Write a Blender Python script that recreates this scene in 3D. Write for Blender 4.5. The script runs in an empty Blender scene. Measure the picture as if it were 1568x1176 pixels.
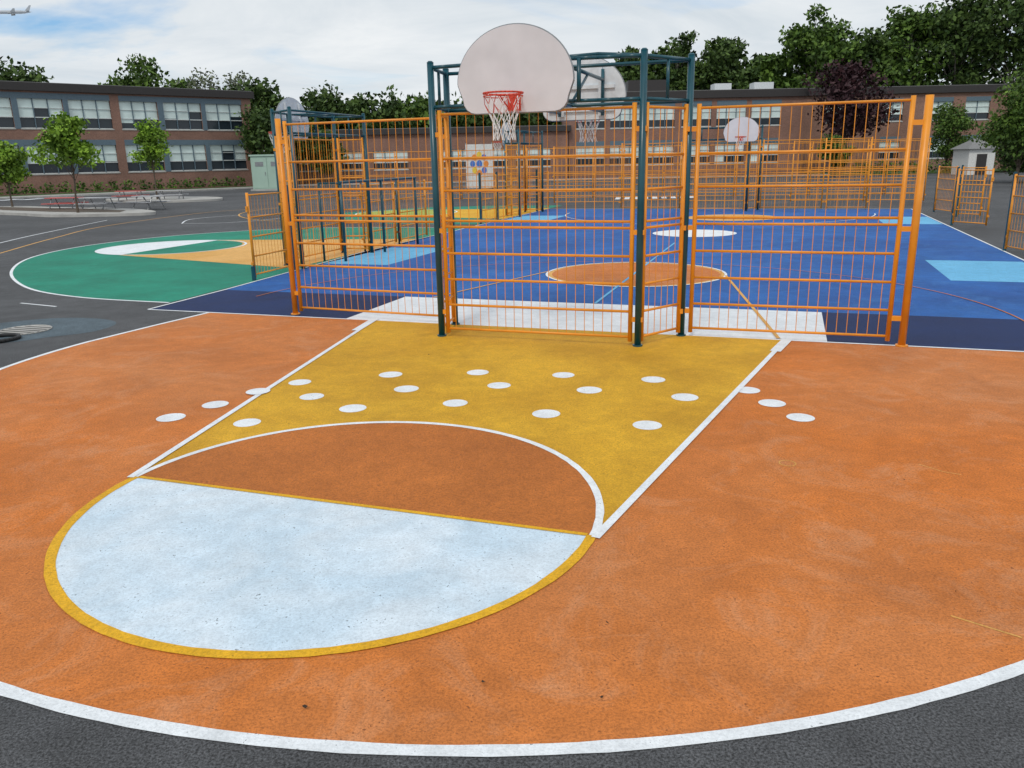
import bpy, math, random
import numpy as np
from mathutils import Vector, Matrix
random.seed(4); rng=np.random.default_rng(11)
scene=bpy.context.scene
H=2.35; ROT=0.328
CE1=(math.cos(ROT),-math.sin(ROT)); CE2=(math.sin(ROT),math.cos(ROT)); CO=(0.6128,10.9384)
# play-court frame: s along the baseline, t away from it (metres)
def court(s,t,z=0.0):
    return (CO[0]+s*CE1[0]+t*CE2[0], CO[1]+s*CE1[1]+t*CE2[1], z)
def plain(x,y,z=0.0): return (x,y,z)

# ---------------------------------------------------------------- materials
def newmat(name):
    m=bpy.data.materials.new(name); m.use_nodes=True
    nt=m.node_tree; b=nt.nodes["Principled BSDF"]
    return m,nt,b
def N(nt,t,**k):
    n=nt.nodes.new(t)
    for a,v in k.items(): setattr(n,a,v)
    return n
def coords(nt):
    return N(nt,'ShaderNodeTexCoord').outputs['Object']
def noise(nt,co,scale,detail=3,rough=.55,dist=0):
    n=N(nt,'ShaderNodeTexNoise'); n.inputs['Scale'].default_value=scale
    n.inputs['Detail'].default_value=detail; n.inputs['Roughness'].default_value=rough
    n.inputs['Distortion'].default_value=dist
    nt.links.new(co,n.inputs['Vector']); return n.outputs['Fac']
def ramp(nt,fac,p0,p1,c0=(0,0,0,1),c1=(1,1,1,1)):
    r=N(nt,'ShaderNodeValToRGB'); e=r.color_ramp.elements
    e[0].position=p0;e[1].position=p1;e[0].color=c0;e[1].color=c1
    nt.links.new(fac,r.inputs[0]); return r.outputs[0]
def mix(nt,fac,a,b,mode='MIX'):
    m=N(nt,'ShaderNodeMix',data_type='RGBA',blend_type=mode)
    for sock,v in ((m.inputs[0],fac),(m.inputs[6],a),(m.inputs[7],b)):
        if isinstance(v,bpy.types.NodeSocket): nt.links.new(v,sock)
        elif isinstance(v,(int,float)): sock.default_value=v
        else: sock.default_value=(*v[:3],1)
    return m.outputs[2]
def math_(nt,op,a,b,clamp=False):
    n=N(nt,'ShaderNodeMath',operation=op); n.use_clamp=clamp
    for s,v in ((n.inputs[0],a),(n.inputs[1],b)):
        if isinstance(v,bpy.types.NodeSocket): nt.links.new(v,s)
        else: s.default_value=v
    return n.outputs[0]
def bump(nt,h,strength,dist,b):
    n=N(nt,'ShaderNodeBump'); n.inputs['Strength'].default_value=strength; n.inputs['Distance'].default_value=dist
    nt.links.new(h,n.inputs['Height']); nt.links.new(n.outputs[0],b.inputs['Normal'])

def paint(name,c1,c2=None,wear=.5,rough=.72,pits=.57,patch=0.6,scuff=None,gr0=.72,mid0=.86,scratch=False,blotch=0,bs=.7):
    c2=c2 or tuple(x*.82 for x in c1)
    m,nt,b=newmat(name); co=coords(nt)
    big=ramp(nt,noise(nt,co,patch,3,.6,.4),.38,.64)
    col=mix(nt,big,c1,c2)
    midn=noise(nt,co,6,4,.7)
    mid=ramp(nt,midn,.3,.72,(mid0,mid0,mid0,1),(1.10,1.10,1.10,1))
    col=mix(nt,1.0,col,mid,'MULTIPLY')
    if scuff:
        sc=ramp(nt,noise(nt,co,1.3,6,.75,1.4),.50,.70)
        col=mix(nt,math_(nt,'MULTIPLY',sc,.75),col,scuff)
    if blotch:
        bl=ramp(nt,noise(nt,co,.9,5,.65,.8),.34,.60,(1-blotch,1-blotch*1.1,1-blotch*1.2,1),(1.04,1.04,1.04,1))
        col=mix(nt,1.0,col,bl,'MULTIPLY')
    if scratch:
        mp=N(nt,'ShaderNodeMapping'); mp.inputs['Rotation'].default_value=(0,0,.9); mp.inputs['Scale'].default_value=(1,22,1)
        nt.links.new(co,mp.inputs['Vector'])
        st=ramp(nt,noise(nt,mp.outputs[0],1.1,3,.6,.6),.66,.74)
        col=mix(nt,math_(nt,'MULTIPLY',st,.30),col,scuff or (.8,.8,.8))
    grain=noise(nt,co,68,3,.78)
    gr=ramp(nt,grain,.34,.58,(gr0,gr0,gr0,1),(1.07,1.07,1.07,1))
    col=mix(nt,1.0,col,gr,'MULTIPLY')
    # open pores of the asphalt that the paint did not fill
    pore=ramp(nt,noise(nt,co,52,1,.6),pits+.10,pits+.13)
    zone=ramp(nt,midn,.44,.60)
    col=mix(nt,math_(nt,'MULTIPLY',math_(nt,'MULTIPLY',pore,zone),wear),col,(c1[0]*.28+.01,c1[1]*.28+.01,c1[2]*.28+.012))
    nt.links.new(col,b.inputs['Base Color']); b.inputs['Roughness'].default_value=rough
    b.inputs['Specular IOR Level'].default_value=.3
    bump(nt,grain,bs,.010,b)
    return m
def simple(name,c,rough=.5,metal=0,var=.12,scale=8,spec=.5):
    m,nt,b=newmat(name); co=coords(nt)
    f=ramp(nt,noise(nt,co,scale,2),.3,.7,(1-var,1-var,1-var,1),(1+var,1+var,1+var,1))
    nt.links.new(mix(nt,1.0,c,f,'MULTIPLY'),b.inputs['Base Color'])
    b.inputs['Roughness'].default_value=rough;b.inputs['Metallic'].default_value=metal
    b.inputs['Specular IOR Level'].default_value=spec
    return m
def asphalt_mat(name,base=.058,tint=(1,1.02,1.06)):
    m,nt,b=newmat(name); co=coords(nt)
    big=ramp(nt,noise(nt,co,.22,5,.6,.3),.3,.7,(base*.75,)*3+(1,),(base*1.4,)*3+(1,))
    mid=ramp(nt,noise(nt,co,3,4,.65),.3,.7,(.8,.8,.8,1),(1.2,1.2,1.2,1))
    col=mix(nt,1.0,big,mid,'MULTIPLY')
    g=noise(nt,co,80,2,.75)
    gr=ramp(nt,g,.36,.68,(.35,.35,.35,1),(2.2,2.2,2.25,1))
    col=mix(nt,1.0,col,gr,'MULTIPLY'); col=mix(nt,1.0,col,tint,'MULTIPLY')
    nt.links.new(col,b.inputs['Base Color']); b.inputs['Roughness'].default_value=.8
    b.inputs['Specular IOR Level'].default_value=.4
    bump(nt,g,.8,.010,b); return m
def brick_mat(name,c1,c2):
    m,nt,b=newmat(name); co=coords(nt)
    sx=N(nt,'ShaderNodeSeparateXYZ'); nt.links.new(co,sx.inputs[0])
    cb=N(nt,'ShaderNodeCombineXYZ'); nt.links.new(math_(nt,'ADD',sx.outputs[0],sx.outputs[1]),cb.inputs[0]); nt.links.new(sx.outputs[2],cb.inputs[1])
    bt=N(nt,'ShaderNodeTexBrick'); nt.links.new(cb.outputs[0],bt.inputs['Vector'])
    bt.inputs['Scale'].default_value=3.5; bt.inputs['Color1'].default_value=(*c1,1); bt.inputs['Color2'].default_value=(*c2,1)
    bt.inputs['Mortar'].default_value=(.3,.25,.21,1); bt.inputs['Mortar Size'].default_value=.012
    v=ramp(nt,noise(nt,co,.5,4),.3,.7,(.8,.8,.8,1),(1.15,1.15,1.15,1))
    nt.links.new(mix(nt,1.0,bt.outputs[0],v,'MULTIPLY'),b.inputs['Base Color']); b.inputs['Roughness'].default_value=.85
    return m
def leaf_mat(name,dark,light):
    m,nt,b=newmat(name); co=coords(nt)
    g=N(nt,'ShaderNodeNewGeometry')
    a=mix(nt,g.outputs['Random Per Island'],dark,light)
    cl=ramp(nt,noise(nt,co,.8,2),.35,.65,(.6,.6,.6,1),(1.4,1.35,1.1,1))
    col=mix(nt,1.0,a,cl,'MULTIPLY'); nt.links.new(col,b.inputs['Base Color'])
    b.inputs['Roughness'].default_value=.6; b.inputs['Specular IOR Level'].default_value=.25
    return m

M={}
M['asphalt']=asphalt_mat('asphalt')
M['orange']=paint('orange_paint',(.655,.190,.028),(.63,.225,.066),scuff=(.68,.30,.135),wear=.85,patch=.28,scratch=True,blotch=.14,gr0=.66,bs=.85)
M['brown']=paint('dark_orange_paint',(.57,.178,.032),(.50,.155,.028),wear=.85,blotch=.10,gr0=.66,bs=.85)
M['yellow']=paint('yellow_paint',(.72,.40,.022),(.60,.315,.014),wear=.75,blotch=.12)
M['yline']=paint('yellow_line_paint',(.82,.45,.018),(.74,.39,.014),wear=.6)
M['white']=paint('white_paint',(.80,.83,.86),(.74,.77,.80),wear=.85,pits=.60,patch=2.2,gr0=.88,mid0=.90)
M['whitefield']=paint('white_field_paint',(.56,.69,.80),(.69,.77,.84),wear=.9,pits=.585,patch=1.1,gr0=.85,mid0=.90,blotch=.05)
M['blue']=paint('blue_paint',(.020,.135,.45),(.015,.092,.34),wear=.3,patch=.35,scuff=(.045,.18,.48),blotch=.15)
M['navy']=paint('navy_paint',(.009,.028,.115),(.009,.022,.088),wear=.3)
M['lblue']=paint('light_blue_paint',(.17,.51,.80),(.14,.45,.72),wear=.3)
M['green']=paint('green_paint',(.012,.27,.175),(.010,.215,.14),wear=.3,blotch=.1)
M['peach']=paint('peach_paint',(.80,.45,.14),(.72,.38,.09),wear=.3)
M['lime']=paint('lime_paint',(.42,.50,.09),(.36,.44,.08),wear=.3)
M['stain']=asphalt_mat('damp_blue_asphalt',.085,(.72,1.0,1.18))
M['fence']=simple('orange_powder_coat',(.77,.285,.018),.38,0,.12,4)
M['teal']=simple('teal_powder_coat',(.006,.066,.092),.3,0,.15,6)
M['board']=simple('backboard_paint',(.68,.65,.67),.4,0,.06,3)
M['boardback']=simple('backboard_back',(.62,.65,.68),.5)
M['steel']=simple('grey_steel',(.3,.31,.32),.4,.6)
M['red']=simple('rim_red_paint',(.62,.05,.02),.4)
M['net']=simple('net_cord',(.8,.8,.8),.8)
M['netred']=simple('net_cord_red',(.55,.08,.06),.8)
M['brick']=brick_mat('red_brick',(.27,.140,.10),(.20,.10,.074))
M['brick2']=brick_mat('red_brick_far',(.26,.13,.095),(.20,.098,.072))
M['fascia']=simple('dark_fascia_metal',(.03,.026,.026),.6)
M['slate']=simple('slate_frame_metal',(.10,.15,.19),.5)
M['frame']=simple('light_window_frame',(.6,.64,.64),.5)
M['blind']=simple('window_blind',(.62,.73,.71),.35,0,.15,.6)
m,nt,b=newmat('window_glass'); b.inputs['Base Color'].default_value=(.02,.03,.04,1); b.inputs['Roughness'].default_value=.15
M['glass']=m
M['roof']=simple('roof_gravel',(.2,.2,.2),.9)
M['concrete']=simple('concrete',(.40,.39,.37),.85,0,.15,1.5)
M['bark']=simple('bark',(.10,.075,.055),.9,0,.3,12)
M['palebark']=simple('pale_bark',(.25,.23,.2),.9,0,.3,6)
M['leafA']=leaf_mat('leaf_green',(.030,.070,.014),(.11,.19,.035))
M['leafB']=leaf_mat('leaf_dark_green',(.022,.050,.014),(.080,.135,.032))
M['leafC']=leaf_mat('leaf_light_green',(.08,.17,.018),(.24,.40,.045))
M['leafP']=leaf_mat('leaf_purple',(.022,.008,.014),(.05,.02,.028))
M['leafG']=leaf_mat('leaf_grey_green',(.09,.11,.08),(.17,.20,.14))
M['grass']=simple('grass',(.06,.11,.03),.9,0,.35,3)
M['tablered']=simple('red_table_coating',(.56,.12,.11),.5)
M['tablegrey']=simple('grey_table_coating',(.48,.48,.50),.5)
M['cabinet']=simple('pale_green_cabinet',(.36,.50,.42),.5,0,.06,1)
M['black']=simple('black_rubber',(.015,.015,.016),.6)
M['planewhite']=simple('aircraft_paint',(.40,.43,.47),.4)
M['dry']=simple('dry_leaf',(.035,.022,.012),.9)
M['orangemural']=simple('mural_orange',(.75,.25,.05),.6)
M['bluemural']=simple('mural_blue',(.06,.18,.55),.6)
M['yelmural']=simple('mural_yellow',(.78,.55,.06),.6)
M['whitewall']=simple('white_siding',(.66,.66,.64),.7)

# ---------------------------------------------------------------- mesh builder
class MB:
    def __init__(s,name,M_=plain): s.name=name; s.parts={}; s.f=M_
    def _p(s,part,mat):
        if part not in s.parts: s.parts[part]=([],[],mat)
        return s.parts[part]
    def poly(s,part,mat,vs,faces):
        V,F,_=s._p(part,mat); o=len(V)
        V+= [s.f(*v) for v in vs]; F+=[tuple(i+o for i in f) for f in faces]
    def box(s,part,mat,a,b):
        x0,y0,z0=a;x1,y1,z1=b
        vs=[(x0,y0,z0),(x1,y0,z0),(x1,y1,z0),(x0,y1,z0),(x0,y0,z1),(x1,y0,z1),(x1,y1,z1),(x0,y1,z1)]
        s.poly(part,mat,vs,[(0,3,2,1),(4,5,6,7),(0,1,5,4),(1,2,6,5),(2,3,7,6),(3,0,4,7)])
    def tube(s,part,mat,p,q,r,n=8,r2=None):
        p=Vector(p);q=Vector(q);d=q-p
        if d.length<1e-6: return
        d.normalize(); a=Vector((0,0,1)) if abs(d.z)<.9 else Vector((1,0,0))
        u=d.cross(a).normalized(); w=d.cross(u); r2=r if r2 is None else r2
        vs=[];
        for c,rr in ((p,r),(q,r2)):
            for i in range(n):
                t=2*math.pi*(i+.5)/n; vs.append(tuple(c+(u*math.cos(t)+w*math.sin(t))*rr))
        fs=[(i,(i+1)%n,n+(i+1)%n,n+i) for i in range(n)]+[tuple(range(n))[::-1],tuple(range(n,2*n))]
        s.poly(part,mat,vs,fs)
    def path(s,part,mat,pts,r,n=8):
        for a,b in zip(pts[:-1],pts[1:]): s.tube(part,mat,a,b,r,n)
    def finish(s,single=False,smooth=False):
        if single or len(s.parts)==1:
            V=[];F=[];mi=[];mats=[]
            for pn,(v,f,mt) in s.parts.items():
                o=len(V);V+=v;F+=[tuple(i+o for i in q) for q in f]
                if mt not in mats: mats.append(mt)
                mi+=[mats.index(mt)]*len(f)
            me=bpy.data.meshes.new(s.name); me.from_pydata(V,[],F)
            for mt in mats: me.materials.append(M[mt])
            me.polygons.foreach_set('material_index',mi)
            me.update(); ob=bpy.data.objects.new(s.name,me); scene.collection.objects.link(ob); return ob
        e=bpy.data.objects.new(s.name,None); scene.collection.objects.link(e); e.empty_display_size=.2
        for pn,(v,f,mt) in s.parts.items():
            me=bpy.data.meshes.new(pn); me.from_pydata(v,[],f); me.materials.append(M[mt])
            if pn in ('poles','rails','posts','end_post','rim','arms','uprights'):
                me.polygons.foreach_set('use_smooth',[len(q)==4 for q in f])
            me.update()
            ob=bpy.data.objects.new(pn,me); scene.collection.objects.link(ob); ob.parent=e
        return e

# ---------------------------------------------------------------- ground paint
def sheet(name,mat,pts,z,f=court):
    me=bpy.data.meshes.new(name); vs=[f(p[0],p[1],z) for p in pts]
    me.from_pydata(vs,[],[tuple(range(len(vs)))]); me.update()
    if me.polygons[0].normal.z<0: me.flip_normals()
    me.materials.append(M[mat]); ob=bpy.data.objects.new(name,me); scene.collection.objects.link(ob); return ob
def line(name,mat,pts,w,z,closed=False,f=court,jit=0):
    n=len(pts); vs=[];fs=[]
    for i,p in enumerate(pts):
        a=pts[(i-1)%n] if (closed or i>0) else p; b=pts[(i+1)%n] if (closed or i<n-1) else p
        dx,dy=b[0]-a[0],b[1]-a[1]; L=math.hypot(dx,dy); nx,ny=-dy/L,dx/L
        ww=w/2*(1+random.uniform(-jit,jit))
        vs+=[f(p[0]+nx*ww,p[1]+ny*ww,z),f(p[0]-nx*ww,p[1]-ny*ww,z)]
    for i in range(n if closed else n-1):
        j=(i+1)%n; fs.append((2*i,2*i+1,2*j+1,2*j))
    me=bpy.data.meshes.new(name); me.from_pydata(vs,[],fs); me.update()
    if me.polygons[0].normal.z<0: me.flip_normals()
    me.materials.append(M[mat]); ob=bpy.data.objects.new(name,me); scene.collection.objects.link(ob); return ob
def arc(cx,cy,r,a0,a1,n=64,ry=None):
    ry=ry or r
    return [(cx+r*math.cos(math.radians(a0+(a1-a0)*i/n)),cy+ry*math.sin(math.radians(a0+(a1-a0)*i/n))) for i in range(n+1)]
def smoothpts(P,n=10):
    out=[]
    for i in range(len(P)-1):
        p0=P[max(i-1,0)];p1=P[i];p2=P[i+1];p3=P[min(i+2,len(P)-1)]
        for k in range(n):
            t=k/n
            out.append(tuple(.5*((2*p1[j])+(-p0[j]+p2[j])*t+(2*p0[j]-5*p1[j]+4*p2[j]-p3[j])*t*t+(-p0[j]+3*p1[j]-3*p2[j]+p3[j])*t**3) for j in (0,1)))
    out.append(P[-1]); return out

sheet('ground','asphalt',[(-900,-900),(900,-900),(900,900),(-900,900)],0,plain)
BL=.33
Z1,Z2,Z3,Z4,Z5=.002,.004,.006,.008,.010
bigarc=arc(0,-2.02,6.24,180,360,160)
outline=[(-6.05,BL),(-6.16,-.8)]+bigarc+[(6.24,BL)]
sheet('orange_court_paint','orange',outline,Z1)
line('white_arc_line','white',[(-6.05,BL),(-6.16,-.8)]+bigarc+[(6.24,BL)],.070,Z2,jit=.07)
ft=-5.92; kc=.06
sheet('yellow_key_paint','yellow',[(kc-1.84,ft),(kc+1.84,ft),(kc+2.95,BL),(kc-3.02,BL)],Z2)
sheet('key_circle_paint','brown',arc(kc,ft,1.82,0,180,64),Z3)
sheet('key_half_circle_paint','whitefield',arc(kc,ft,1.80,180,360,64),Z3)
line('white_circle_line','white',arc(kc,ft,1.84,0,180,64),.055,Z4,jit=.08)
line('yellow_circle_line','yline',arc(kc,ft,1.83,180,360,64),.066,Z4,jit=.08)
line('yellow_free_throw_line','yline',[(kc-1.80,ft),(kc+1.80,ft)],.038,Z5)
line('white_key_line','white',[(kc-1.86,ft-.03),(kc-3.04,BL)],.06,.011)
line('white_key_line','white',[(kc+1.86,ft-.03),(kc+2.98,BL)],.06,.011)
line('white_key_tick','white',[(kc-2.93,-.45),(kc-3.08,.45)],.13,.013)
line('white_key_tick','white',[(kc+2.86,-.38),(kc+3.0,.36)],.13,.013)
line('chalk_ring_mark','peach',arc(3.08,-4.25,.062,0,360,24)[:-1],.010,Z2,True)
line('chalk_scratch_mark','peach',[(4.05,-4.0),(4.2,-4.12),(4.32,-4.15)],.008,Z2)
line('chalk_scratch_mark','peach',[(3.9,-6.3),(4.2,-6.42)],.012,Z2)
dots=[(-259,-458),(-245,-410),(-230,-359),(-208,-313),(-164,-359),(-176,-452),(-101,-385),(-124,-257),(-80,-307),(-9,-342),(-30,-223),(12,-269),(89,-352),(68,-210),(110,-262),(187,-361),(168,-204),(209,-263),(268,-221),(293,-262),(319,-302)]
vs=[];fs=[]
for i,(a,b_) in enumerate(dots):
    c=arc(a/100,b_/100,.130+random.uniform(-.006,.006),0,360,24)[:-1]; o=len(vs)
    vs+=[court(x,y,.0145 if i==2 else Z3) for x,y in c]; fs.append(tuple(range(o,o+24)))
me=bpy.data.meshes.new('white_game_dots'); me.from_pydata(vs,[],fs); me.materials.append(M['white'])
scene.collection.objects.link(bpy.data.objects.new('white_game_dots',me))

# blue court
sheet('blue_court_paint','blue',[(-7.4,2.5),(7.95,2.5),(7.95,28),(-8.1,28),(-7.95,9)],Z1)
sheet('navy_band_paint','navy',[(-7.3,BL),(-3.5,BL),(-3.5,2.5),(-7.4,2.5)],Z1)
sheet('navy_band_paint','navy',[(3.55,BL),(7.95,BL),(7.95,2.5),(3.55,2.5)],Z1)
sheet('white_band_paint','white',[(-3.5,BL),(3.55,BL),(3.55,2.5),(-3.5,2.5)],Z1)
line('white_base_line','white',[(-7.3,BL),(-3.4,BL)],.05,Z3)
line('white_base_line','white',[(3.1,BL),(7.98,BL)],.05,Z3)
line('white_side_line','white',[(-7.3,BL),(-7.4,2.5),(-7.95,9),(-8.1,28)],.05,Z4)
line('white_side_line','white',[(7.95,BL),(7.95,28)],.05,Z4)
line('white_side_line','white',[(-8.1,28),(7.95,28)],.06,Z5)
for s0,s1,t0,t1 in ((-7.7,-5.95,6.6,10.3),(5.95,7.85,6.35,9.55),(-7.9,-6.0,19.8,23.3),(6.1,7.9,19.8,23.3)):
    sheet('light_blue_box_paint','lblue',[(s0,t0),(s1,t0),(s1,t1),(s0,t1)],Z2)
sheet('orange_circle_paint','peach',arc(0,6.25,1.85,0,360,64)[:-1],Z2)
sheet('orange_circle_inner_paint','orange',arc(0,6.25,1.74,0,360,64)[:-1],Z3)
line('orange_circle_line','white',arc(0,6.25,1.85,0,360,64)[:-1],.05,Z4,True)
sheet('white_circle_paint','white',arc(.2,15.7,1.3,0,360,48)[:-1],Z2)
sheet('far_orange_circle_paint','peach',arc(.9,22.6,1.75,0,360,48)[:-1],Z2)
line('light_center_line','lblue',[(0,2.5),(0,12.6)],.05,Z5)
line('orange_lane_line','peach',[(-2.95,2.5),(-1.85,6.25)],.045,Z5)
line('orange_lane_line','peach',[(2.95,.4),(1.85,6.25)],.05,Z5)
line('thin_arc_line','orange',arc(0,1.9,6.25,0,180,80),.026,.012)
line('white_far_arc','white',arc(0,25,6.25,180,360,80),.045,.012)
gp=smoothpts([(-7.45,1.0),(-9.7,1.15),(-11.9,1.95),(-14.66,3.97),(-16.9,6.6),(-17.9,9.6),(-17.5,12.7),(-15.9,15.1),(-14,16.4),(-11.5,16.9),(-8.05,16.9)])
sheet('green_court_paint','green',gp,Z1)
line('green_court_line','white',gp,.065,Z2)
sheet('peach_lane_paint','peach',[(-14.6,7.3),(-7.95,5.7),(-8.05,12.8),(-14.6,11.6)],Z2)
sheet('green_key_circle','green',arc(-14.6,9.45,2.0,-90,90,32),Z3)
sheet('white_key_circle','white',arc(-14.6,9.45,2.1,90,270,32),Z3)
line('white_key_circle_line','white',arc(-14.6,9.45,2.1,0,360,60)[:-1],.07,Z4,True)
sheet('green_court_paint','green',[(-8.15,18.5),(-12,18.6),(-15.5,20.5),(-17.8,25),(-15.5,29),(-12,30.8),(-8.2,31)],Z1)
sheet('yellow_lane_paint','yline',[(-14.3,22.8),(-8.15,21.4),(-8.2,28.6),(-14.3,27.2)],Z2)
sheet('lime_circle_paint','lime',arc(-14.3,25,2.4,0,360,48)[:-1],Z3)
line('white_circle_line','white',arc(-14.3,25,2.4,0,360,48)[:-1],.08,Z4,True)
line('yellow_game_line','peach',smoothpts([(-18.8,7.1),(-21.5,11.5),(-24.2,16.8),(-25.8,25.2),(-24,29)]),.07,Z1)
line('white_game_line','white',smoothpts([(-20.5,7.4),(-23.5,12.5),(-27,19.5)]),.07,Z2)
line('yellow_game_line','peach',smoothpts([(-14.5,19),(-19,20),(-23,24),(-24,29),(-21,33)]),.07,Z3)
line('white_game_line','white',smoothpts([(-21.5,18),(-23,20.5),(-22.4,23),(-20.2,23.6),(-18.8,21.5),(-19.6,18.7),(-21.5,18)])[:-1],.06,Z1,True)
line('white_game_line','white',[(-19.1,5.4),(-18.7,5.75)],.10,Z1)
line('white_game_line','white',[(-10.2,.35),(-9.2,.2)],.05,Z3)
sheet('damp_spray_pad','stain',[(x,y) for x,y in smoothpts([(-7.1,-1.9),(-6.75,-1.4),(-6.9,-.8),(-7.5,-.55),(-8.3,-.7),(-8.9,-1.4),(-8.8,-2.2),(-8.1,-2.5),(-7.4,-2.35),(-7.1,-1.9)])[:-1]],Z1)
g=MB('drain_grate',court)
g.poly('plate','black',[(x,y,.005) for x,y in arc(-7.87,-1.6,.36,0,360,32)[:-1]],[tuple(range(32))])
for i in range(6):
    y=-.29+.116*i; hw=math.sqrt(.355**2-y*y)
    g.box('bars','concrete',(-7.87-hw,-1.6+y-.025,.006),(-7.87+hw,-1.6+y+.025,.014))
g.path('rim','concrete',[(x,y,.01) for x,y in arc(-7.87,-1.6,.36,0,360,32)],.012,6)
g.finish()
g=MB('rubber_hose_ring',court); g.path('ring','black',[(x,y,.03) for x,y in arc(-7.62,-2.22,.24,0,360,28)],.028,8); g.finish(True)

g=MB('dry_leaf_litter',court)
def litter(s,t,r):
    k=7; a0=random.random()*6
    g.poly('leaves','dry',[(s+r*random.uniform(.4,1)*math.cos(a0+6.283*i/k),t+r*.7*random.uniform(.4,1)*math.sin(a0+6.283*i/k),.014+random.uniform(0,.008)) for i in range(k)],[tuple(range(k))])
for s,t,r in ((1.75,-7.55,.016),(1.05,-7.95,.02),(2.3,-7.5,.014),(2.55,-8.05,.018),(3.9,-4.4,.010),(-3.9,-4.7,.012),(2.2,-6.9,.01),(-1.2,-1.6,.018),(5,-1.3,.012)): litter(s,t,r)
for i in range(90): litter(random.uniform(-6,7),random.uniform(-7.6,.2),random.uniform(.003,.007))
g.finish(True)

# ---------------------------------------------------------------- fences and hoops
RT=[.12,.45,.80,1.15,1.50,1.58,1.97,2.38,2.93]
RL=[.12,.5,.9,1.3,1.75]
def fence(mb,A,B,rails,gap=.12,post=.030,rr=.017,br=.0045,nb=5,endposts=True,inset=.1):
    ax,ay=A;bx,by=B;L=math.hypot(bx-ax,by-ay);ux,uy=(bx-ax)/L,(by-ay)/L
    a=(ax+ux*inset,ay+uy*inset);b=(bx-ux*inset,by-uy*inset)
    for z in rails: mb.tube('rails','fence',(*a,z),(*b,z),rr,6)
    if endposts:
        for p in (a,b): mb.tube('posts','fence',(*p,.06),(*p,rails[-1]+.05),post,8)
        for p,q in ((a,A),(b,B)):
            for z in (.35,1.45,rails[-1]-.25):
                mb.box('clamps','fence',(min(p[0],q[0])-.02,min(p[1],q[1])-.02,z-.03),(max(p[0],q[0])+.02,max(p[1],q[1])+.02,z+.03))
    LL=math.hypot(b[0]-a[0],b[1]-a[1]); n=max(2,int(LL/gap))
    for i in range(1,n):
        x=a[0]+(b[0]-a[0])*i/n;y=a[1]+(b[1]-a[1])*i/n
        mb.tube('bars','fence',(x,y,rails[0]),(x+random.uniform(-.004,.004),y,rails[-1]),br,nb)
def board_outline(w=.725,low=.34,top=.64,nb=36):
    P=[(-.50,0),( .50,0)]
    P+=[(.50+.16*math.sin(a),.16-.16*math.cos(a)) for a in (math.pi/8,math.pi/4,3*math.pi/8,math.pi/2)]
    P+=[(w*math.cos(math.pi*i/nb),low+top*math.sin(math.pi*i/nb)) for i in range(nb+1)]
    P+=[(-.50-.16*math.sin(a),.16-.16*math.cos(a)) for a in (math.pi/2,3*math.pi/8,math.pi/4,math.pi/8)]
    return P
def board(mb,s,t,z,face=-1,k=1.0,redtop=True):
    P=[(x*k,y*k) for x,y in board_outline()]; n=len(P); th=.035
    f=t; bk=t-face*th
    vs=[(s+x,f,z+y) for x,y in P]+[(s+x,bk,z+y) for x,y in P]
    mb.poly('backboard','board',vs,[tuple(range(n))])
    mb.poly('backboard_back','boardback',vs,[tuple(range(n,2*n))[::-1]])
    mb.poly('backboard_edge','steel',vs,[(i,(i+1)%n,n+(i+1)%n,n+i) for i in range(n)])
    mb.path('backboard_rim','steel',[(s+x,f-face*.018,z+y) for x,y in P+[P[0]]],.014*k,6)
    for dx in (-.3,.3): mb.box('ribs','boardback',(s+dx-.025,min(bk,bk-face*.05),z+.05),(s+dx+.025,max(bk,bk-face*.05),z+.85*k))
    for dz in (.12,.45): mb.box('ribs','boardback',(s-.55*k,min(bk,bk-face*.04),z+dz),(s+.55*k,max(bk,bk-face*.04),z+dz+.05))
    R=.2286; rz=z+.19; rc=t+face*(.19+R)
    ringp=[(s+R*math.cos(a),rc+R*math.sin(a),rz) for a in np.linspace(0,2*math.pi,29)]
    mb.path('rim','red',ringp,.011,8)
    mb.path('rim','red',[(s+R*math.cos(a),rc+R*math.sin(a),rz-.035) for a in np.linspace(0,2*math.pi,29)],.006,6)
    mb.box('rim_bracket','red',(s-.08,min(t,t+face*.02),rz-.17),(s+.08,max(t,t+face*.02),rz+.02))
    for dx in (-.07,.07):
        mb.tube('rim_bracket','red',(s+dx,t,rz),(s+dx*2,rc-face*R*.78,rz),.012,6)
        mb.tube('rim_bracket','red',(s+dx,t,rz-.15),(s+dx*1.6,rc-face*R*.85,rz-.01),.009,6)
    lv=[(0,.225),(-.10,.20),(-.20,.165),(-.30,.135),(-.40,.12),(-.50,.13)]
    jx=[(random.uniform(-.014,.014),random.uniform(-.014,.014)) for _ in range(150)]
    for i in range(len(lv)-1):
        (z0,r0),(z1,r1)=lv[i],lv[i+1]
        for j in range(12):
            a0=2*math.pi*(j+.5*(i%2))/12
            for sg in (-1,1):
                a1=a0+sg*math.pi/12
                k0=(2*j+(i%2))%24; k1=(k0+sg)%24
                j0=jx[i*24+k0] if i else (0,0); j1=jx[(i+1)*24+k1]
                tp=redtop and i<2 and (j+i)%2
                mb.tube('net_top' if tp else 'net','netred' if tp else 'net',
                    (s+r0*math.cos(a0)+j0[0],rc+r0*math.sin(a0)+j0[1],rz-.02+z0),(s+r1*math.cos(a1)+j1[0],rc+r1*math.sin(a1)+j1[1],rz-.02+z1),.0045,4)
P1=(-1.50,-.48);P2=(1.23,-.46);P3=(1.69,.30);P4=(-1.63,.33)
def bow(a,b,z,out,n=10):
    ax,ay=a;bx,by=b
    return [(ax+(bx-ax)*i/n, ay+(by-ay)*i/n - out*math.sin(math.pi*i/n), z) for i in range(n+1)]
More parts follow.
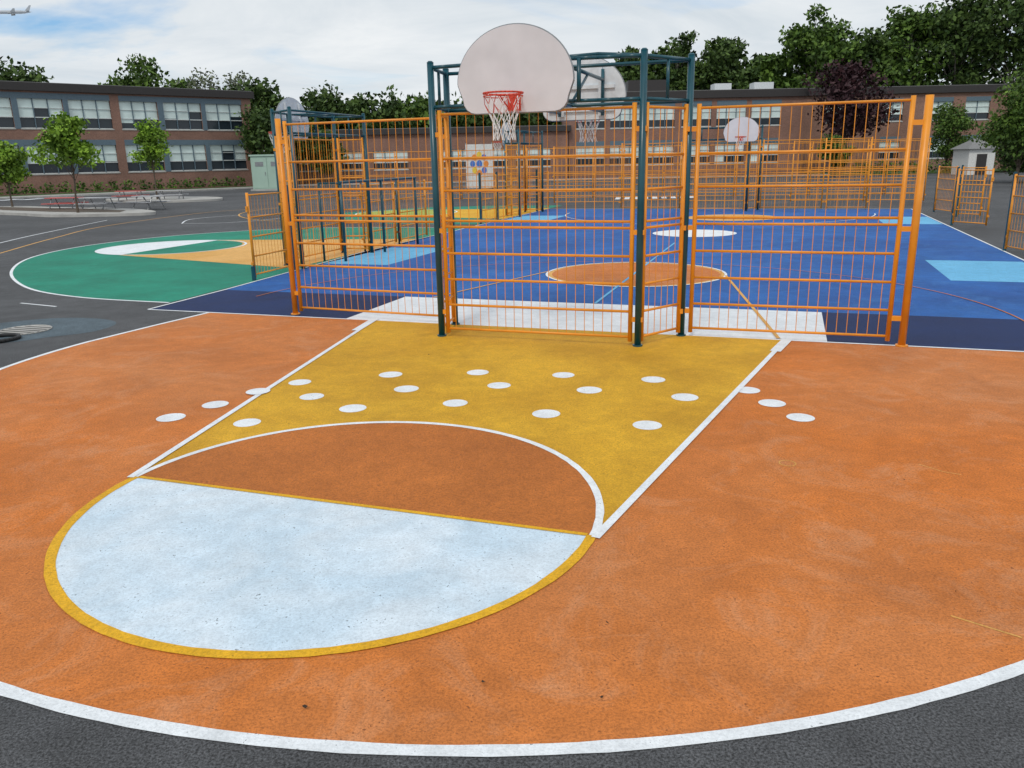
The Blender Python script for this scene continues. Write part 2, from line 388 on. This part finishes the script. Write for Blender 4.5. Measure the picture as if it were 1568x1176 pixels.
def hoop_frame(mb,k=1,r=.043):
    for p in (P1,P2,P3,P4):
        mb.tube('poles','teal',(*p,0),(*p,3.56),r,14)
        mb.tube('caps','teal',(*p,3.56),(*p,3.58),r*1.08,12,r*.6)
        mb.tube('footings','teal',(*p,.0),(*p,.025),r*1.5,12)
    for z in (3.50,3.02):
        for a,b in ((P2,P3),(P1,P4),(P4,P3)): mb.tube('rails','teal',(*a,z),(*b,z),.024,8)
    mb.path('rails','teal',bow(P1,P2,3.50,.12),.024,8)
    mb.path('rails','teal',bow(P1,P2,3.02,.12),.024,8)
    cs=-.15
    for dx in (-.62,.62): mb.tube('uprights','teal',(cs+dx,-.47-.1,3.02),(cs+dx,-.47-.1,3.50),.026,8)
    for dx in (-.3,.3):
        for z in (3.02,3.50): mb.tube('arms','teal',(cs+dx,-.80,z),(cs+dx,.30,z),.023,8)
    for p,q in ((P2,P3),(P1,P4)):
        m_=((p[0]+q[0])/2,(p[1]+q[1])/2); mb.tube('uprights','teal',(*m_,3.02),(*m_,3.5),.02,8)

mb=MB('basketball_hoop',court); hoop_frame(mb); board(mb,-.25,-.86,2.90,-1); mb.finish()
mb=MB('basketball_hoop',court)
board(mb,-.20,2.35,2.93,1,k=.95)
for dx in (-.34,.34):
    for z in (3.04,3.50): mb.tube('arms','teal',(-.2+dx,.33,z),(-.2+dx,2.28,z),.026,8)
    mb.tube('arms','teal',(-.2+dx,.33,3.04),(-.2+dx,1.3,3.5),.02,8)
    mb.tube('arms','teal',(-.2+dx,2.27,2.98),(-.2+dx,2.27,3.65),.026,8)
mb.path('arms','teal',[(-.6,.33,3.53),(-.2,.33,3.62),(.5,.33,3.64),(1.0,.33,3.60),(1.5,.33,3.52)],.024,8)
mb.finish()
mb=MB('metal_fence_panel',court)
fence(mb,P1,P2,RT,nb=6); fence(mb,P2,P3,RT,nb=6,inset=.07); fence(mb,P1,P4,RT,nb=6,inset=.07)
mb.finish()
LP=(-4.51,.52); RP=(4.42,.33)
mb=MB('metal_fence',court)
fence(mb,LP,P4,RT,nb=6,inset=.12)
mb.tube('end_post','fence',(*LP,0),(*LP,3.02),.044,12); mb.tube('end_post','fence',(*LP,0),(*LP,.02),.075,12)
mb.finish()
mb=MB('metal_fence',court)
fence(mb,P3,(RP[0]-.05,RP[1]),RT,nb=6,inset=.12)
mb.tube('end_post','fence',(*RP,0),(*RP,2.98),.046,12); mb.tube('end_post','fence',(*RP,0),(*RP,.02),.075,12)
mb.finish()
mb=MB('low_metal_fence',court)
fence(mb,(-7.62,3.75),(-7.68,5.3),RL,inset=.05); mb.tube('teal_post','teal',(-7.62,3.75,0),(-7.62,3.75,.3),.045,8)
mb.tube('teal_post','teal',(-7.68,5.35,0),(-7.68,5.35,1.9),.045,8)
mb.finish()
def turned(bs,ct):
    return lambda s,t,z=0.0: court(bs+t,ct-s,z)
for bs,ct,nm in ((-7.95,7.35,0),(-8.1,24.2,1)):
    T=turned(bs,ct)
    mb=MB('basketball_hoop',T); hoop_frame(mb); board(mb,-.15,-.86,2.93,-1,redtop=False); mb.finish()
    mb=MB('metal_fence_panel',T); fence(mb,P1,P2,RT); fence(mb,P2,P3,RT,inset=.07); fence(mb,P1,P4,RT,inset=.07); mb.finish()
mb=MB('teal_goal_frame',court)
for t in (7.1,9.2,11.3):
    mb.tube('posts','teal',(-7.35,t,0),(-7.35,t,1.9),.036,8)
    mb.tube('posts','teal',(-7.95,t,0),(-7.95,t,1.9),.028,8); mb.tube('rail','teal',(-7.95,t,1.88),(-7.35,t,1.88),.026,8)
mb.tube('rail','teal',(-7.35,7.05,1.9),(-7.35,11.35,1.9),.036,8)
mb.finish()
mb=MB('low_metal_fence',court)
for a,b_ in ((9.1,11.3),(11.3,13.5)): fence(mb,(-7.95,a),(-8.0,b_),RL)
mb.finish()
mb=MB('low_metal_fence',court)
for a,b_ in ((18.6,20.5),(20.5,22.4),(26,28)):
    fence(mb,(-8.1,a),(-8.1,b_),RL,gap=.16)
    mb.tube('teal_posts','teal',(-8.1,a,0),(-8.1,a,1.9),.045,8)
mb.finish()
farf=lambda s,t,z=0.0: court(s,27.0+t,z)
mb=MB('basketball_hoop',farf); hoop_frame(mb); board(mb,.9,-1.05,2.9,-1,redtop=False)
for z in (3.02,3.4): mb.tube('arms','teal',(.75,-1.0,z),(.75,0,z),.03,8)
mb.finish()
mb=MB('metal_fence',farf)
for a,b_ in (((-4.5,.3),P4),(P1,P2),(P2,P3),(P3,(4.42,.3)),((4.42,.3),(6.2,.3))): fence(mb,a,b_,RT,gap=.15,nb=4)
mb.finish()
mb=MB('metal_fence',court)
xs=[(-24,35.0),(-20,35.6),(-16,36.2),(-12,36.8),(-8,37.4),(-4,38),(0,38.6),(4,39.2),(8,39.8),(9.8,40)]
for a,b_ in zip(xs[:-1],xs[1:]): fence(mb,a,b_,RT,gap=.22,nb=4,br=.007,rr=.02,inset=.06)
mb.finish()
mb=MB('metal_fence',court)
for a,b_ in (((-9,32),(-5.2,32.3)),((3,33),(6.5,33.2)),((6.5,33.2),(9.2,33.4))): fence(mb,a,b_,RT,gap=.2,nb=4,br=.007,inset=.06)
mb.finish()
for A,B in (((8.55,26.2),(8.95,24.6)),((8.1,19.5),(8.95,18.6)),((7.98,11.75),(8.75,8.9)),((8.9,23.4),(9.6,22.9))):
    mb=MB('low_metal_fence',court); fence(mb,A,B,RL,gap=.12,inset=.04)
    mb.tube('teal_post','teal',(*A,0),(*A,1.85),.04,8); mb.finish()

# ---------------------------------------------------------------- buildings
def building(name,ox,oy,dx,dy,L,D,Hh,rows,groups,brick='brick',cols=4,fascia=.7,band=True,blind=.62,slate=()):
    l=math.hypot(dx,dy);dx/=l;dy/=l; nx,ny=-dy,dx    # back direction
    f=lambda x,y,z: (ox+x*dx+y*nx, oy+x*dy+y*ny, z)
    mb=MB(name,f); rs=.22
    mb.box('core',brick,(0.02,rs+.1,0),(L-.02,D,Hh-fascia))
    zs=[0]
    for z0,z1 in rows: zs+=[z0,z1]
    zs.append(Hh-fascia)
    for i in range(0,len(zs),2): mb.box('walls',brick,(0,0,zs[i]),(L,rs+.1,zs[i+1]))
    for z0,z1 in rows:
        x=0
        for gi,(g0,g1) in enumerate(groups):
            if g0>x: mb.box('walls',brick,(x,.003,z0),(g0,rs+.1,z1))
            if gi in slate: mb.box('slate_piers','slate',(x,-.02,z0-.05),(g0,-.002,z1+.5))
            x=g1
            mb.box('sills','concrete',(g0-.05,-.05,z0-.1),(g1+.05,.0-.003,z0))
            if band: mb.box('headers','slate',(g0+.003,-.016,z1-.02),(g1-.003,-.004,z1+.497))
            w=(g1-g0)/cols
            mb.poly('glass','glass',[(g0,rs,z0),(g1,rs,z0),(g1,rs,z1),(g0,rs,z1)],[(0,1,2,3)])
            for c in range(cols):
                a=g0+c*w
                drop=blind+random.choice([-.03,0,0,0,.02]) if random.random()>.12 else random.uniform(.2,.95)
                zb=z1-(z1-z0)*drop
                mb.poly('blinds','blind',[(a+.03,rs-.02,zb),(a+w-.03,rs-.02,zb),(a+w-.03,rs-.02,z1),(a+.03,rs-.02,z1)],[(0,1,2,3)])
                if c: mb.box('mullions','slate',(a-.04,rs-.12,z0),(a+.04,rs-.03,z1))
            mb.box('transoms','frame',(g0,rs-.10,z0+(z1-z0)*.36),(g1,rs-.035,z0+(z1-z0)*.36+.08))
            mb.box('transoms','frame',(g0,rs-.10,z0),(g1,rs-.035,z0+.07))
            mb.box('transoms','frame',(g0,rs-.10,z0+(z1-z0)*.68),(g1,rs-.035,z0+(z1-z0)*.68+.05))
        if x<L: mb.box('walls',brick,(x,.003,z0),(L,rs+.1,z1))
    mb.box('fascia','fascia',(-.35,-.35,Hh-fascia+.002),(L+.35,D+.3,Hh))
    mb.box('roof','roof',(-.2,-.2,Hh+.003),(L+.2,D+.2,Hh+.06))
    return mb
l=math.hypot(17.5,15.7); ux,uy=17.5/l,15.7/l; ext=14.0
gr=[]
for a,b_ in ((.045,.205),(.225,.385),(.42,.575),(.60,.765),(.785,.955)): gr.append((ext+a*l,ext+b_*l))
gr=[(.8,4.6),(5.1,8.9),(9.4,ext+.55)]+gr
mb=building('brick_school_building',-45.4-ux*ext,77-uy*ext,ux,uy,l+ext,16,10.0,[(1.9,4.5),(6.0,8.65)],gr,cols=3,slate=(1,2,3,4,6,7))
mb.finish()
mb=building('brick_link_building',-27.5,96.5,1,0,34.5,12,6.0,[(1.5,3.6)],[(2,6),(7,11),(12,16),(20,23.5),(24,27.5),(28.5,32.5)],'brick2',cols=3,fascia=.6,band=False); mb.finish()
mb=building('brick_school_building',7.1,97,1,-.0,27,16,9.5,[(1.5,3.7),(5.6,7.9)],[(.8,4.2),(4.8,8.2),(8.8,12.2),(13,16.4),(17,20.4),(21,24.4)],'brick2',cols=3,fascia=.8)
for x0,x1,h_ in ((17.6,19.6,1.0),(22.3,24.6,1.05)):
    mb.box('rooftop_units','boardback',(x0,4,9.57),(x1,6,9.57+h_))
mb.box('rooftop_block','fascia',(7.5,5,9.57),(12.2,9,11.2))
mb.finish()
mb=building('brick_school_building',36.2,104,1,-.02,52,16,10.0,[(1.5,3.7),(6.0,8.2)],[(3,5.5),(10,12.5),(15,18.5),(20,23),(27,30),(38,42)],'brick',cols=2,fascia=.8); mb.finish()
def slab(name,mat,pts,h,f=plain):
    n=len(pts); me=bpy.data.meshes.new(name)
    me.from_pydata([f(x,y,0.0) for x,y in pts]+[f(x,y,h) for x,y in pts],[],[tuple(range(n,2*n))]+[(i,(i+1)%n,n+(i+1)%n,n+i) for i in range(n)])
    me.materials.append(M[mat]); me.update(); ob=bpy.data.objects.new(name,me); scene.collection.objects.link(ob); return ob
slab('grass','grass',[(-60,62),(-27.5,91.3),(-27,88.2),(-57,58)],.12)
slab('pavement','concrete',[(-56.9,57.8),(-26.9,88),(-26.4,85.6),(-54,55.5)],.12)
slab('pavement','concrete',[(-26.3,92.5),(36,92.5),(36,95.5),(-26.3,95.5)],.12)
slab('grass','grass',[(36.3,92),(90,90),(90,101),(36.3,101.5)],.12)
isl=smoothpts([(-35.5,22.3),(-32,21.2),(-28.5,22.2),(-27.7,23.4),(-30,25.2),(-34,26.8),(-38.5,27.5),(-43,28.6),(-45,26.5),(-40,23.6),(-35.5,22.3)],6)[:-1]
slab('kerb','concrete',isl,.14,court)
sheet('mulch_bed','bark',[(-34,23.1),(-29.5,22.9),(-30.5,24.4),(-34.5,25.7),(-39,26.6),(-43,27.5),(-43.2,26.7),(-39.5,24.6)],.15)
isl2=smoothpts([(-41.5,35.2),(-37,34.6),(-34.5,37),(-37,40),(-42,41),(-45,38),(-41.5,35.2)],6)[:-1]
slab('kerb','concrete',isl2,.14,court)
for a in range(7):
    x=-49+a*1.6; sheet('parking_line','white',[(x,63.2+a*.5),(x+.9,63.2+a*.5),(x+1.2,65.6+a*.5),(x+.3,65.6+a*.5)],.004,plain)
for a in range(9):
    sheet('crossing_line','white',[(6.2+a*.55,48),(6.5+a*.55,48),(6.9+a*.55,50.4),(6.6+a*.55,50.4)],.004,plain)
line('parking_line','white',[(-40,70),(-27,82)],.15,.005,f=plain)
line('parking_line','white',[(-18,78),(-8,80),(8,80)],.15,.005,f=plain)
mb=MB('utility_cabinet')
mb.box('body','cabinet',(-23.7,77,.15),(-20.7,79,3.1)); mb.box('roof','cabinet',(-23.8,76.9,3.103),(-20.6,79.1,3.25)); mb.box('plinth','concrete',(-23.9,76.8,0),(-20.5,79.2,.148))
for x in (-23.6,-22.15): mb.box('doors','cabinet',(x,76.96,.25),(x+1.35,76.997,2.95)); mb.box('vents','steel',(x+.3,76.94,2.2),(x+1.05,76.957,2.6)); mb.box('handles','steel',(x+1.15,76.92,1.4),(x+1.2,76.957,1.7))
mb.finish()
mb=MB('mural_panel')
mx,my=-2.1,62.0
mb.box('panel','whitewall',(mx-1.0,my,.35),(mx+1.0,my+.08,3.5))
for x in (-.95,.95): mb.box('posts','steel',(mx+x-.05,my+.085,0),(mx+x+.05,my+.18,3.6))
for i in range(8):
    a=i*math.pi/4; cx,cz=mx+.5*math.cos(a),2.1+.65*math.sin(a)
    c=[(cx+.19*math.cos(t),my-.004-.001*i,cz+.23*math.sin(t)) for t in np.linspace(0,2*math.pi,17)[:-1]]
    mb.poly('petals_%d'%(i%3),('orangemural','bluemural','yelmural')[i%3],c,[tuple(range(16))])
c=[(mx+.22*math.cos(t),my-.014,2.1+.26*math.sin(t)) for t in np.linspace(0,2*math.pi,17)[:-1]]
mb.poly('heart','bluemural',c,[tuple(range(16))]); mb.finish()
mb=MB('garden_shed')
mb.box('walls','whitewall',(46,83,0),(48.6,86,2.5))
mb.poly('roof','roof',[(45.7,82.7,2.5),(48.9,82.7,2.5),(48.9,86.3,2.5),(45.7,86.3,2.5),(47.3,84.5,3.6)],[(0,1,4),(1,2,4),(2,3,4),(3,0,4)])
mb.box('door','fascia',(46.8,82.95,0),(47.8,82.997,2)); mb.finish()
def picnic(s,t,ang,mt):
    c,s_=math.cos(ang),math.sin(ang)
    f=lambda x,y,z: court(s+x*c-y*s_,t+x*s_+y*c,z)
    mb=MB('picnic_table',f)
    for i in range(4): mb.box('table_top',mt,(-.95,-.36+i*.185,.73),(.95,-.36+i*.185+.17,.77))
    for y in (-.78,.53): mb.box('benches',mt,(-.95,y,.43),(.95,y+.26,.47))
    for x in (-.65,.65):
        mb.tube('legs','steel',(x,-.2,.72),(x,-.6,0),.03,6); mb.tube('legs','steel',(x,.2,.72),(x,.6,0),.03,6)
        mb.tube('legs','steel',(x,-.68,.42),(x,.68,.42),.03,6)
    mb.finish()
for a in ((-36.2,25.9,.3,'tablered'),(-33.6,25.7,.1,'tablegrey'),(-31.5,27.2,-.2,'tablegrey'),(-40.6,35.6,.2,'tablered'),(-38,36.6,.4,'tablegrey')): picnic(*a)

# ---------------------------------------------------------------- trees
def leaves_mesh(name,P,ls,leaf,w=.34):
    n=len(P)
    a=rng.normal(size=(n,3)); a/=np.linalg.norm(a,axis=1)[:,None]
    b=np.cross(a,rng.normal(size=(n,3))); b/=np.linalg.norm(b,axis=1)[:,None]
    s=(ls*(rng.random(n)*.7+.55))[:,None]
    V=np.stack([P-a*s*.6,P+b*s*w,P+a*s*.6,P-b*s*w],1)
    me=bpy.data.meshes.new(name); me.vertices.add(4*n); me.vertices.foreach_set('co',V.ravel())
    me.loops.add(4*n); me.loops.foreach_set('vertex_index',np.arange(4*n,dtype=np.int32))
    me.polygons.add(n); me.polygons.foreach_set('loop_start',np.arange(0,4*n,4,dtype=np.int32))
    me.update(calc_edges=True); me.validate(); me.materials.append(M[leaf])
    ob=bpy.data.objects.new(name,me); scene.collection.objects.link(ob); return ob
def tree(name,x,y,h,r,leaf,n=3500,ls=.3,trunk_h=.3,tr=.16,bark='bark',clumps=26,spread=.34):
    mb=MB(name)
    cz=h*(trunk_h+(1-trunk_h)/2); rz=h*(1-trunk_h)/2
    C=[np.array([x,y,cz]),np.array([x+r*.15,y,cz+rz*.45]),np.array([x-r*.2,y,cz+rz*.3])]
    while len(C)<clumps:
        v=rng.normal(size=3); v/=np.linalg.norm(v); q=rng.random()**.5
        prof=1.0-.22*max(0,v[2])
        C.append(np.array([x+v[0]*r*q*prof*.85,y+v[1]*r*q*prof*.85,cz+v[2]*rz*q*.80]))
    k=5
    pts=[Vector((x+random.uniform(-1,1)*.03*h*(i/k),y+random.uniform(-1,1)*.03*h*(i/k),h*.78*i/k)) for i in range(k+1)]
    for i in range(k): mb.tube('trunk',bark,pts[i],pts[i+1],tr*(1-i/k*.85)*(1.25 if i==0 else 1),8,tr*(1-(i+1)/k*.85))
    for c in C:
        zb=max(h*trunk_h*.8,c[2]-abs(r)*.7); fr=min(.95,zb/(h*.78)); i=min(k-1,int(fr*k)); a=pts[i].lerp(pts[i+1],fr*k-i)
        mid=a.lerp(Vector(c),.5)+Vector((0,0,.04*h)); rb=tr*.35*(1-fr*.6)
        mb.tube('limbs',bark,a,mid,rb,5,rb*.65); mb.tube('limbs',bark,mid,Vector(c),rb*.65,5,rb*.2)
    ob=mb.finish(True)
    Cn=np.array(C); idx=rng.integers(0,len(C),n)
    cr=(rng.random(len(C))*.6+.6)*r*spread
    d=rng.normal(size=(n,3)); d/=np.linalg.norm(d,axis=1)[:,None]; q=rng.random(n)**.5*(1+.25*rng.random(n))
    P=Cn[idx]+d*(cr[idx]*q)[:,None]*np.array([1.1,1.1,.75])
    cob=leaves_mesh('crown',P,ls,leaf); cob.parent=ob
for (s,t,h,r) in ((-31.9,22.6,5.4,1.6),(-39.5,36.9,5.8,1.4),(-42.6,27.9,4.3,1.35)):
    X,Y,_=court(s,t); tree('young_tree',X,Y,h,r,'leafC',3600,.22,.28,.06,clumps=34,spread=.38)
bg=[(-59.5,105,16.8,5.2,'leafB'),(-66,104,16.2,4.8,'leafB'),(-48.7,115,17.2,5.4,'leafA'),(-53.5,116,15.6,3.8,'leafA'),(-44.6,116,15.8,3.8,'leafA'),
 (-29.9,105,12.8,4.6,'leafB'),(-34,104,12.4,3.8,'leafB'),(-23,108,13.2,4.4,'leafB'),(-19.4,109,11.8,3.8,'leafB'),(-14.9,110,11.4,4.4,'leafB'),(-10.9,110,11.2,4.0,'leafA'),
 (-6,112,11,4.4,'leafB'),(0,112,10.8,4.4,'leafB'),(5,112,10.9,4.4,'leafB')]
for x,y,h,r,lf in bg: tree('background_tree',x,y,h,r,lf,3600,.62,.18,.25,clumps=34,spread=.42)
for x,y,h,r in ((-40,115,16.4,4.8),(-36.5,117,15.4,4.0)): tree('bare_tree',x,y,h,r,'leafG',2000,.42,.22,.22,'palebark',clumps=44,spread=.34)
for x,y,h,r in ((-26.0,90,9.6,2.7),(-23.5,93,8.8,2.7),(-20,93,6.6,2.2)): tree('dark_tree',x,y,h,r,'leafB',3000,.42,.16,.16,clumps=28,spread=.44)
rt=[(19.3,125,19.4,5.2,'leafB'),(25.5,126,21,6.2,'leafB'),(31.3,125,20,5.8,'leafB'),(39,126,19.2,5.2,'leafA'),(44.8,125,23.8,7.0,'leafA'),
 (51.6,126,21.5,6.6,'leafB'),(58.3,126,24,7.8,'leafA'),(66,125,27.5,8.6,'leafB'),(73.7,122,32,10,'leafB'),(83,124,30,9.5,'leafB')]
for x,y,h,r,lf in rt: tree('large_tree',x,y,h,r,lf,6800,.68,.28,.4,'palebark',clumps=60,spread=.27)
tree('purple_tree',37.7,94,12.8,4.4,'leafP',4500,.45,.2,.2,clumps=34,spread=.42)
for x,y,h,r,lf in ((48.6,92,8.2,2.6,'leafA'),(36.9,60,8.0,2.9,'leafA'),(40.5,60,9.0,3.4,'leafA'),(33,84,4.4,1.6,'leafA'),(39.0,62,4.4,2.4,'leafB'),(54,90,6.5,3,'leafA')):
    tree('leafy_tree',x,y,h,r,lf,5200,.28,.14,.12,clumps=34,spread=.40)
def mass(name,pts,n,ls,leaf):
    P=[]
    for (x,y,z,r) in pts:
        d=rng.normal(size=(n,3)); d/=np.linalg.norm(d,axis=1)[:,None]
        P.append(np.array([x,y,z])+d*(rng.random(n)**.4*r)[:,None])
    P=np.concatenate(P); P[:,2]=np.maximum(P[:,2],.3)
    leaves_mesh(name,P,ls,leaf,.4)
pts=[]
for x in np.arange(12,100,3.2):
    for z in (4,8,12.5): pts.append((x+rng.normal(),138+rng.normal()*3,z+rng.normal()*.9,3.7))
mass('distant_trees',pts,220,1.0,'leafB')
pts=[]
for x in np.arange(-110,12,3.6):
    for z in (4,7.5): pts.append((x+rng.normal(),135+rng.normal()*3,z+rng.normal()*.7,3.2))
mass('distant_trees',pts,170,1.0,'leafB')
pts=[(x,89.5+rng.normal()*.4,.7,.9) for x in np.arange(38,70,1.1)]+[(x,y,.5,.7) for x,y in zip(np.linspace(-55,-29,26),np.linspace(64.5,89.6,26))]
mass('hedge',pts,90,.25,'leafA')

# airliner
mb=MB('airplane',lambda x,y,z:(-550+x*.97-y*.2,980+x*.2+y*.97,172+z+x*.02))
prof=[(-18,.3),(-16.5,1.2),(-13,1.9),(8,1.9),(14,1.2),(19,.3)]
for (a,ra),(b_,rb) in zip(prof[:-1],prof[1:]): mb.tube('fuselage','planewhite',(a,0,0),(b_,0,0),ra,12,rb)
for sg in (-1,1):
    mb.poly('wings','planewhite',[(-3,sg*1.5,-.6),(3,sg*1.5,-.6),(8,sg*17,1),(6,sg*17,1),(-3,sg*1.5,-.3),(3,sg*1.5,-.3),(8,sg*17,1.15),(6,sg*17,1.15)],[(0,1,2,3),(4,5,6,7),(0,1,5,4),(2,3,7,6),(1,2,6,5),(0,3,7,4)])
    mb.poly('tailplane','planewhite',[(14,sg*.5,.5),(17.5,sg*.5,.5),(19,sg*6,1),(17.5,sg*6,1)],[(0,1,2,3)])
    mb.tube('engines','steel',(-3.5,sg*5.5,-1.8),(.5,sg*5.5,-1.8),1.1,10,.8)
mb.poly('fin','planewhite',[(12.5,0,1.2),(17.5,0,1),(20,0,7),(18,0,7)],[(0,1,2,3)])
mb.finish()

# ---------------------------------------------------------------- sky, sun
w=bpy.data.worlds.new('World'); scene.world=w; w.use_nodes=True; nt=w.node_tree
bgn=nt.nodes['Background']; sky=N(nt,'ShaderNodeTexSky',sky_type='NISHITA'); sky.sun_disc=False
SE,SA=math.radians(50),math.radians(200)
sky.sun_elevation=SE; sky.sun_rotation=SA; sky.altitude=50; sky.air_density=1.2; sky.dust_density=.6
tc=N(nt,'ShaderNodeTexCoord'); sep=N(nt,'ShaderNodeSeparateXYZ'); nt.links.new(tc.outputs['Generated'],sep.inputs[0])
ad=math_(nt,'ADD',math_(nt,'MAXIMUM',sep.outputs[2],0.0),.10)
cb=N(nt,'ShaderNodeCombineXYZ')
nt.links.new(math_(nt,'DIVIDE',sep.outputs[0],ad),cb.inputs[0]); nt.links.new(math_(nt,'DIVIDE',sep.outputs[1],ad),cb.inputs[1])
cb.inputs[2].default_value=3.7
cn=noise(nt,cb.outputs[0],.50,6,.6,.5)
# a thin break in the cloud deck toward the north-west
dx=math_(nt,'DIVIDE',math_(nt,'ADD',sep.outputs[0],.56),.17); dz=math_(nt,'DIVIDE',math_(nt,'SUBTRACT',sep.outputs[2],.140),.018)
r2=math_(nt,'ADD',math_(nt,'MULTIPLY',dx,dx),math_(nt,'MULTIPLY',dz,dz))
gap=math_(nt,'MULTIPLY',math_(nt,'SUBTRACT',1.0,r2,True),.22)
cov=ramp(nt,math_(nt,'SUBTRACT',cn,gap),.27,.47)
sh=ramp(nt,noise(nt,cb.outputs[0],.75,6,.6,.6),.32,.66,(6.3,7.0,7.6,1),(8.6,8.9,9.1,1))
skyb=mix(nt,1.0,sky.outputs[0],(.72,.98,1.3),'MULTIPLY')
nt.links.new(mix(nt,cov,skyb,sh),bgn.inputs[0]); bgn.inputs[1].default_value=.1
sun=bpy.data.lights.new('sun','SUN'); sun.energy=1.4; sun.angle=math.radians(12); sun.color=(1,.95,.87)
so=bpy.data.objects.new('sun',sun); scene.collection.objects.link(so)
dirv=Vector((math.sin(SA)*math.cos(SE),math.cos(SA)*math.cos(SE),math.sin(SE)))
so.rotation_euler=dirv.to_track_quat('Z','Y').to_euler(); so.location=(0,0,30)
scene.view_settings.view_transform='Standard'; scene.view_settings.look='None'; scene.view_settings.exposure=0

# ---------------------------------------------------------------- camera
cam=bpy.data.cameras.new('camera'); cam.sensor_width=36; cam.lens=1230.04/1568*36; cam.clip_end=5000
co=bpy.data.objects.new('camera',cam); scene.collection.objects.link(co)
co.matrix_world=Matrix.Translation((0,0,H))@Matrix.Rotation(math.pi/2-.27225,4,'X')@Matrix.Rotation(-.01994,4,'Z')
scene.camera=co
